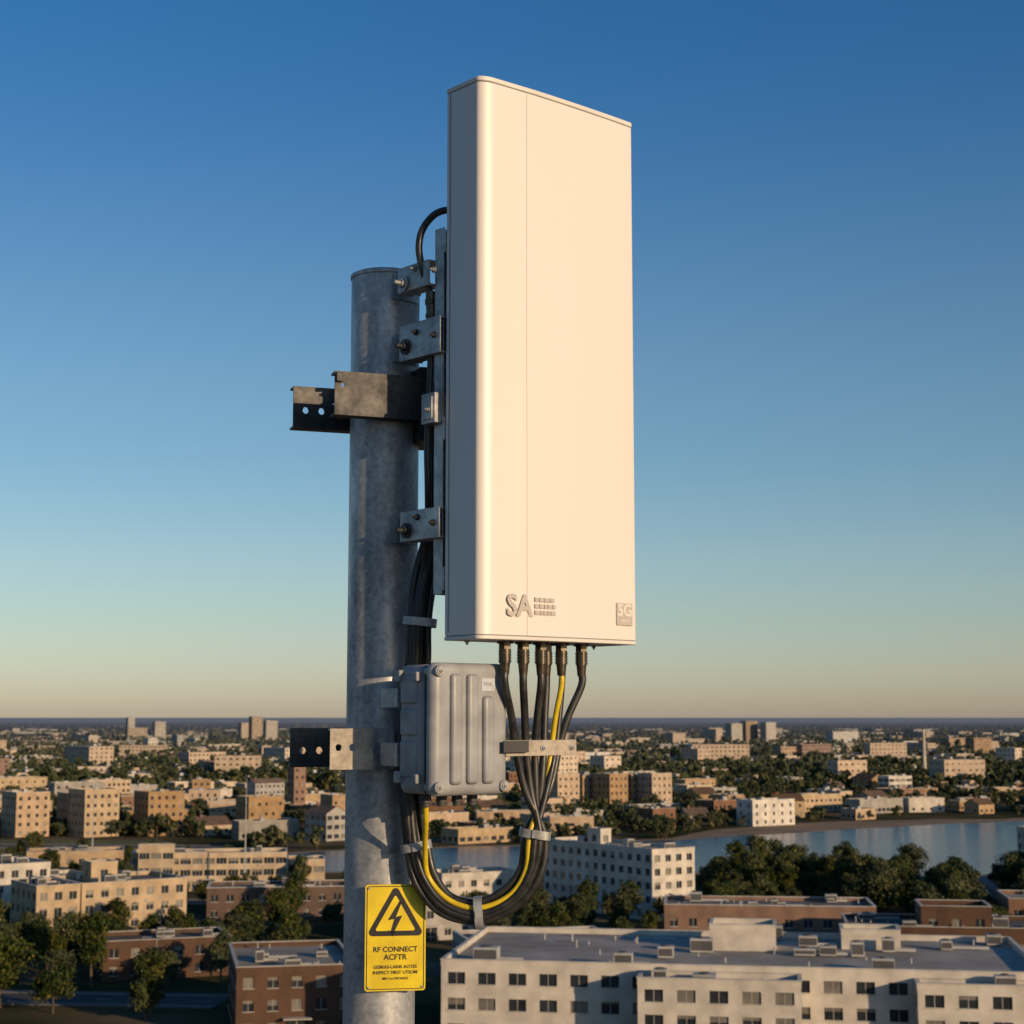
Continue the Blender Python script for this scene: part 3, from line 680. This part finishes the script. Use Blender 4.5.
# ------------------------------------------------------------------ trees
M['bark']=noisy('bark',(.06,.045,.03),(.10,.075,.05),scale=3,rough=1)
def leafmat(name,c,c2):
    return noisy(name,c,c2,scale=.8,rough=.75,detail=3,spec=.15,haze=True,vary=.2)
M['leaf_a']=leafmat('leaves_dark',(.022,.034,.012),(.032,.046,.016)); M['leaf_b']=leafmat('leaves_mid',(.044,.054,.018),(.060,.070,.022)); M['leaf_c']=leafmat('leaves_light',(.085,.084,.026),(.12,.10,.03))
TM=['bark','leaf_a','leaf_b','leaf_c']
def treearr(H,rad,nclump,leaves,ls,seed,trunk=True,base=.28):
    r=np.random.default_rng(seed); V_=[];F_=[];m_=[]
    if trunk:
        t=MB(); t.cyl((0,0,0),(rad*.05,0,H*.55),H*.028,0,n=8,r2=H*.014)
        for k in range(5):
            a=k*1.257+r.uniform(0,1); z=H*r.uniform(.28,.45); t.cyl((0,0,z),(math.cos(a)*rad*.62,math.sin(a)*rad*.62,z+H*.27),H*.013,0,n=6,r2=H*.004)
        V_=np.array(t.v); F_=[f for f in t.f if len(f)==4]; m_=[0]*len(F_)
    else: V_=np.zeros((0,3));F_=[];m_=[]
    C=[]
    for k in range(nclump):
        a=r.uniform(0,2*math.pi); ph=r.uniform(-1,1); rr=rad*.72*r.uniform(.35,1)
        s=math.sqrt(1-ph*ph*.8); z=H*(base+(1-base)/2)+ph*H*(1-base)*.38
        C.append((math.cos(a)*s*rr,math.sin(a)*s*rr,z,rad*r.uniform(.22,.46),int(r.choice([1,1,2,2,3]))))
    vs=[V_]; nb=len(V_)
    for (x,y,z,cr,mm) in C:
        n=leaves//nclump
        d=r.normal(size=(n,3)); d/=np.linalg.norm(d,axis=1)[:,None]
        p=d*(cr*r.uniform(.5,1.2,size=(n,1)))*np.array([1,1,.8])+np.array([x,y,z])
        nn=d+r.normal(size=(n,3))*.55; nn/=np.linalg.norm(nn,axis=1)[:,None]
        up=r.normal(size=(n,3)); a1=np.cross(nn,up); a1/=np.linalg.norm(a1,axis=1)[:,None]; a2=np.cross(nn,a1)
        s=ls*r.uniform(.6,1.3,size=(n,1))
        q=np.stack([p-a1*s*.5,p+a2*s*.38,p+a1*s*.5,p-a2*s*.38],axis=1).reshape(-1,3)
        vs.append(q)
        for i in range(n): F_.append((nb+4*i,nb+4*i+1,nb+4*i+2,nb+4*i+3))
        mats=np.where(r.random(n)<.75,mm,r.integers(1,4,n)); m_+=list(int(q_) for q_ in mats); nb+=4*n
    return np.concatenate(vs),np.array(F_,dtype=np.int32),np.array(m_,dtype=np.int32)
def fastmesh(name,Vv,F,Mi,mats):
    me=bpy.data.meshes.new(name); n=len(F)
    me.vertices.add(len(Vv)); me.vertices.foreach_set('co',Vv.astype(np.float32).ravel())
    me.loops.add(4*n); me.loops.foreach_set('vertex_index',F.ravel().astype(np.int32))
    me.polygons.add(n); me.polygons.foreach_set('loop_start',np.arange(0,4*n,4,dtype=np.int32))
    for k in mats: me.materials.append(M[k])
    me.polygons.foreach_set('material_index',Mi.astype(np.int32)); me.update(calc_edges=True); me.validate()
    return me
variants=[fastmesh('tree_mesh_%d'%i,*treearr(H,rd,nc,2800,.62,50+i),TM) for i,(H,rd,nc) in enumerate(((10,4.2,18),(12,4.6,24),(9,4.4,17),(13,4.2,22),(11,5.4,26),(8,4.0,14)))]
def addtree(x,y,s):
    o=bpy.data.objects.new('broadleaf_tree',random.choice(variants)); scene.collection.objects.link(o); o.location=(x,y,-.05); o.rotation_euler[2]=random.uniform(0,6.28); o.scale=(s*random.uniform(.85,1.2),s*random.uniform(.85,1.2),s*random.uniform(.8,1.2))
def onroad(x,y,m=6): return any((a-x)**2+(b_-y)**2<m*m for a,b_ in road_pts)
nt_=0
def scatter(x0,x1,y0,y1,n,smin=.7,smax=1.15):
    global nt_
    for _ in range(n*3):
        if n<=0: break
        x=random.uniform(x0,x1);y=random.uniform(y0,y1)
        if inriver(x,y,3) or not boxclear(x,y,1.0) or onroad(x,y,6): continue
        addtree(x,y,random.uniform(smin,smax)); n-=1; nt_+=1
scatter(-120,-40,250,330,60,.55,.95); scatter(-160,-20,330,440,105,.5,.9); scatter(-210,-75,440,530,60,.5,.75)
scatter(50,165,375,445,125,.6,1.05); scatter(60,170,440,478,20,.45,.75); scatter(85,180,300,380,55,.6,1); scatter(34,62,345,425,26,.55,.8); scatter(-22,30,305,380,34,.5,.75); scatter(150,200,420,480,22,.6,.95)
addtree(70,447,1.25); addtree(65,444,1.05); addtree(75,442,1.05)
def mass(name,n,yr,bases,smin,smax,margin,clump):
    VV=[];FF=[];MM=[];nb=0;c=0;tr=0
    while c<n and tr<n*6:
        tr+=1
        Y=1/random.uniform(1/yr[1],1/yr[0]); X=random.uniform(-.43,.43)*Y
        if clump and math.sin(X*.021+Y*.009)+math.sin(Y*.017-X*.011)+math.sin(X*.05+Y*.043)<random.uniform(-1.9,.6): continue
        if inriver(X,Y,5) or meadow(X,Y) or (Y<700 and onroad(X,Y,9)): continue
        if 70<X<190 and far(X)-2<Y<far(X)+40: continue
        if margin is not None and any(abs(a-X)<r*.8+margin and abs(b_-Y)<r*.8+margin for a,b_,r in nearfoot): continue
        v,f,mi=bases[random.randrange(len(bases))]; s=random.uniform(smin,smax); a=random.uniform(0,6.28); ca,sa=math.cos(a)*s,math.sin(a)*s
        q=np.empty_like(v); q[:,0]=v[:,0]*ca-v[:,1]*sa+X; q[:,1]=v[:,0]*sa+v[:,1]*ca+Y; q[:,2]=v[:,2]*s*random.uniform(.8,1.1)
        VV.append(q);FF.append(f+nb);MM.append(mi);nb+=len(v);c+=1
    me=fastmesh(name,np.concatenate(VV),np.concatenate(FF),np.concatenate(MM),TM); o=bpy.data.objects.new(name,me); scene.collection.objects.link(o)
b1=[treearr(9,4.0,9,300,1.4,80+i,trunk=True,base=.1) for i in range(4)]
b2=[treearr(9,5.5,6,54,3.4,90+i,trunk=False,base=.0) for i in range(4)]
mass('woodland',2000,(575,1150),b1,.5,1.0,0.5,True)
mass('distant_woodland',9500,(1050,8500),b2,.7,1.4,None,True)
def lamp(x,y,h,name='street_lamp'):
    b=MB(); b.cyl((0,0,0),(0,0,h),h*.008+.03,n=10,r2=.05); b.cyl((0,0,0),(0,0,.5),.2,n=10)
    if name=='street_lamp': b.cyl((0,0,h-.1),(1.6,0,h+.25),.05,n=8); b.box(1.4,2.3,-.15,.15,h+.15,h+.32)
    else:
        b.box(-1.2,1.2,-.1,.1,h-.1,h+.05)
        for k in (-.9,-.3,.3,.9): b.box(k-.22,k+.22,-.3,-.101,h-.3,h+.15)
    b.make(name,['hvac'],loc=(x,y,0),rz=random.uniform(0,3),smooth=30)
lamp(-68,428,30,'floodlight_mast'); lamp(-130,520,26,'floodlight_mast')
for (x,y) in ((-92,298),(-58,276),(-72,330),(-88,395),(-120,412),(-60,406),(100,380),(130,388)): lamp(x,y,9)
# ------------------------------------------------------------------ camera, light, sky
cam=bpy.data.cameras.new('camera'); co=bpy.data.objects.new('camera',cam); scene.collection.objects.link(co)
co.location=(0,0,CZ); co.rotation_euler=(R(90+7.08),0,0); cam.sensor_width=36; cam.lens=36*1650/1024; cam.clip_start=.05; cam.clip_end=200000
cam.dof.use_dof=True; cam.dof.focus_distance=4.25; cam.dof.aperture_fstop=10.5
scene.camera=co
EL=12.5; AZ=134
S=Vector((math.sin(R(AZ))*math.cos(R(EL)),math.cos(R(AZ))*math.cos(R(EL)),math.sin(R(EL))))
sl=bpy.data.lights.new('sun','SUN'); sl.energy=4.4; sl.angle=R(.5); sl.color=(1.0,.72,.44); so=bpy.data.objects.new('sun',sl); scene.collection.objects.link(so); so.rotation_euler=S.to_track_quat('Z','Y').to_euler(); so.location=(30,-30,80)
w=bpy.data.worlds.new('World'); scene.world=w; w.use_nodes=True; nt=w.node_tree; bg=nt.nodes['Background']
sky=nt.nodes.new('ShaderNodeTexSky'); sky.sky_type='NISHITA'; sky.sun_disc=False; sky.sun_elevation=R(EL); sky.sun_rotation=R(AZ); sky.air_density=1.0; sky.dust_density=.6; sky.ozone_density=2.5; sky.altitude=100
tc=nt.nodes.new('ShaderNodeTexCoord'); sp=nt.nodes.new('ShaderNodeSeparateXYZ'); nt.links.new(tc.outputs['Generated'],sp.inputs[0])
rp=nt.nodes.new('ShaderNodeValToRGB'); cr=rp.color_ramp; cr.interpolation='EASE'
stops=((0,(.80,.74,.84)),(.07,(.70,.71,.74)),(.17,(.56,.67,.72)),(.42,(.21,.53,.76)))
cr.elements[0].position=0; cr.elements[1].position=.42
for p,c in stops[1:3]: cr.elements.new(p)
for i,(p,c) in enumerate(stops): cr.elements[i].position=p; cr.elements[i].color=(*c,1)
nt.links.new(sp.outputs['Z'],rp.inputs[0])
ml=nt.nodes.new('ShaderNodeVectorMath'); ml.operation='MULTIPLY'; nt.links.new(sky.outputs[0],ml.inputs[0]); nt.links.new(rp.outputs[0],ml.inputs[1])
nt.links.new(ml.outputs[0],bg.inputs[0]); bg.inputs[1].default_value=.15
scene.view_settings.view_transform='Standard'; scene.view_settings.look='None'; scene.view_settings.exposure=0
print('trees',nt_,'town verts',len(town.v))
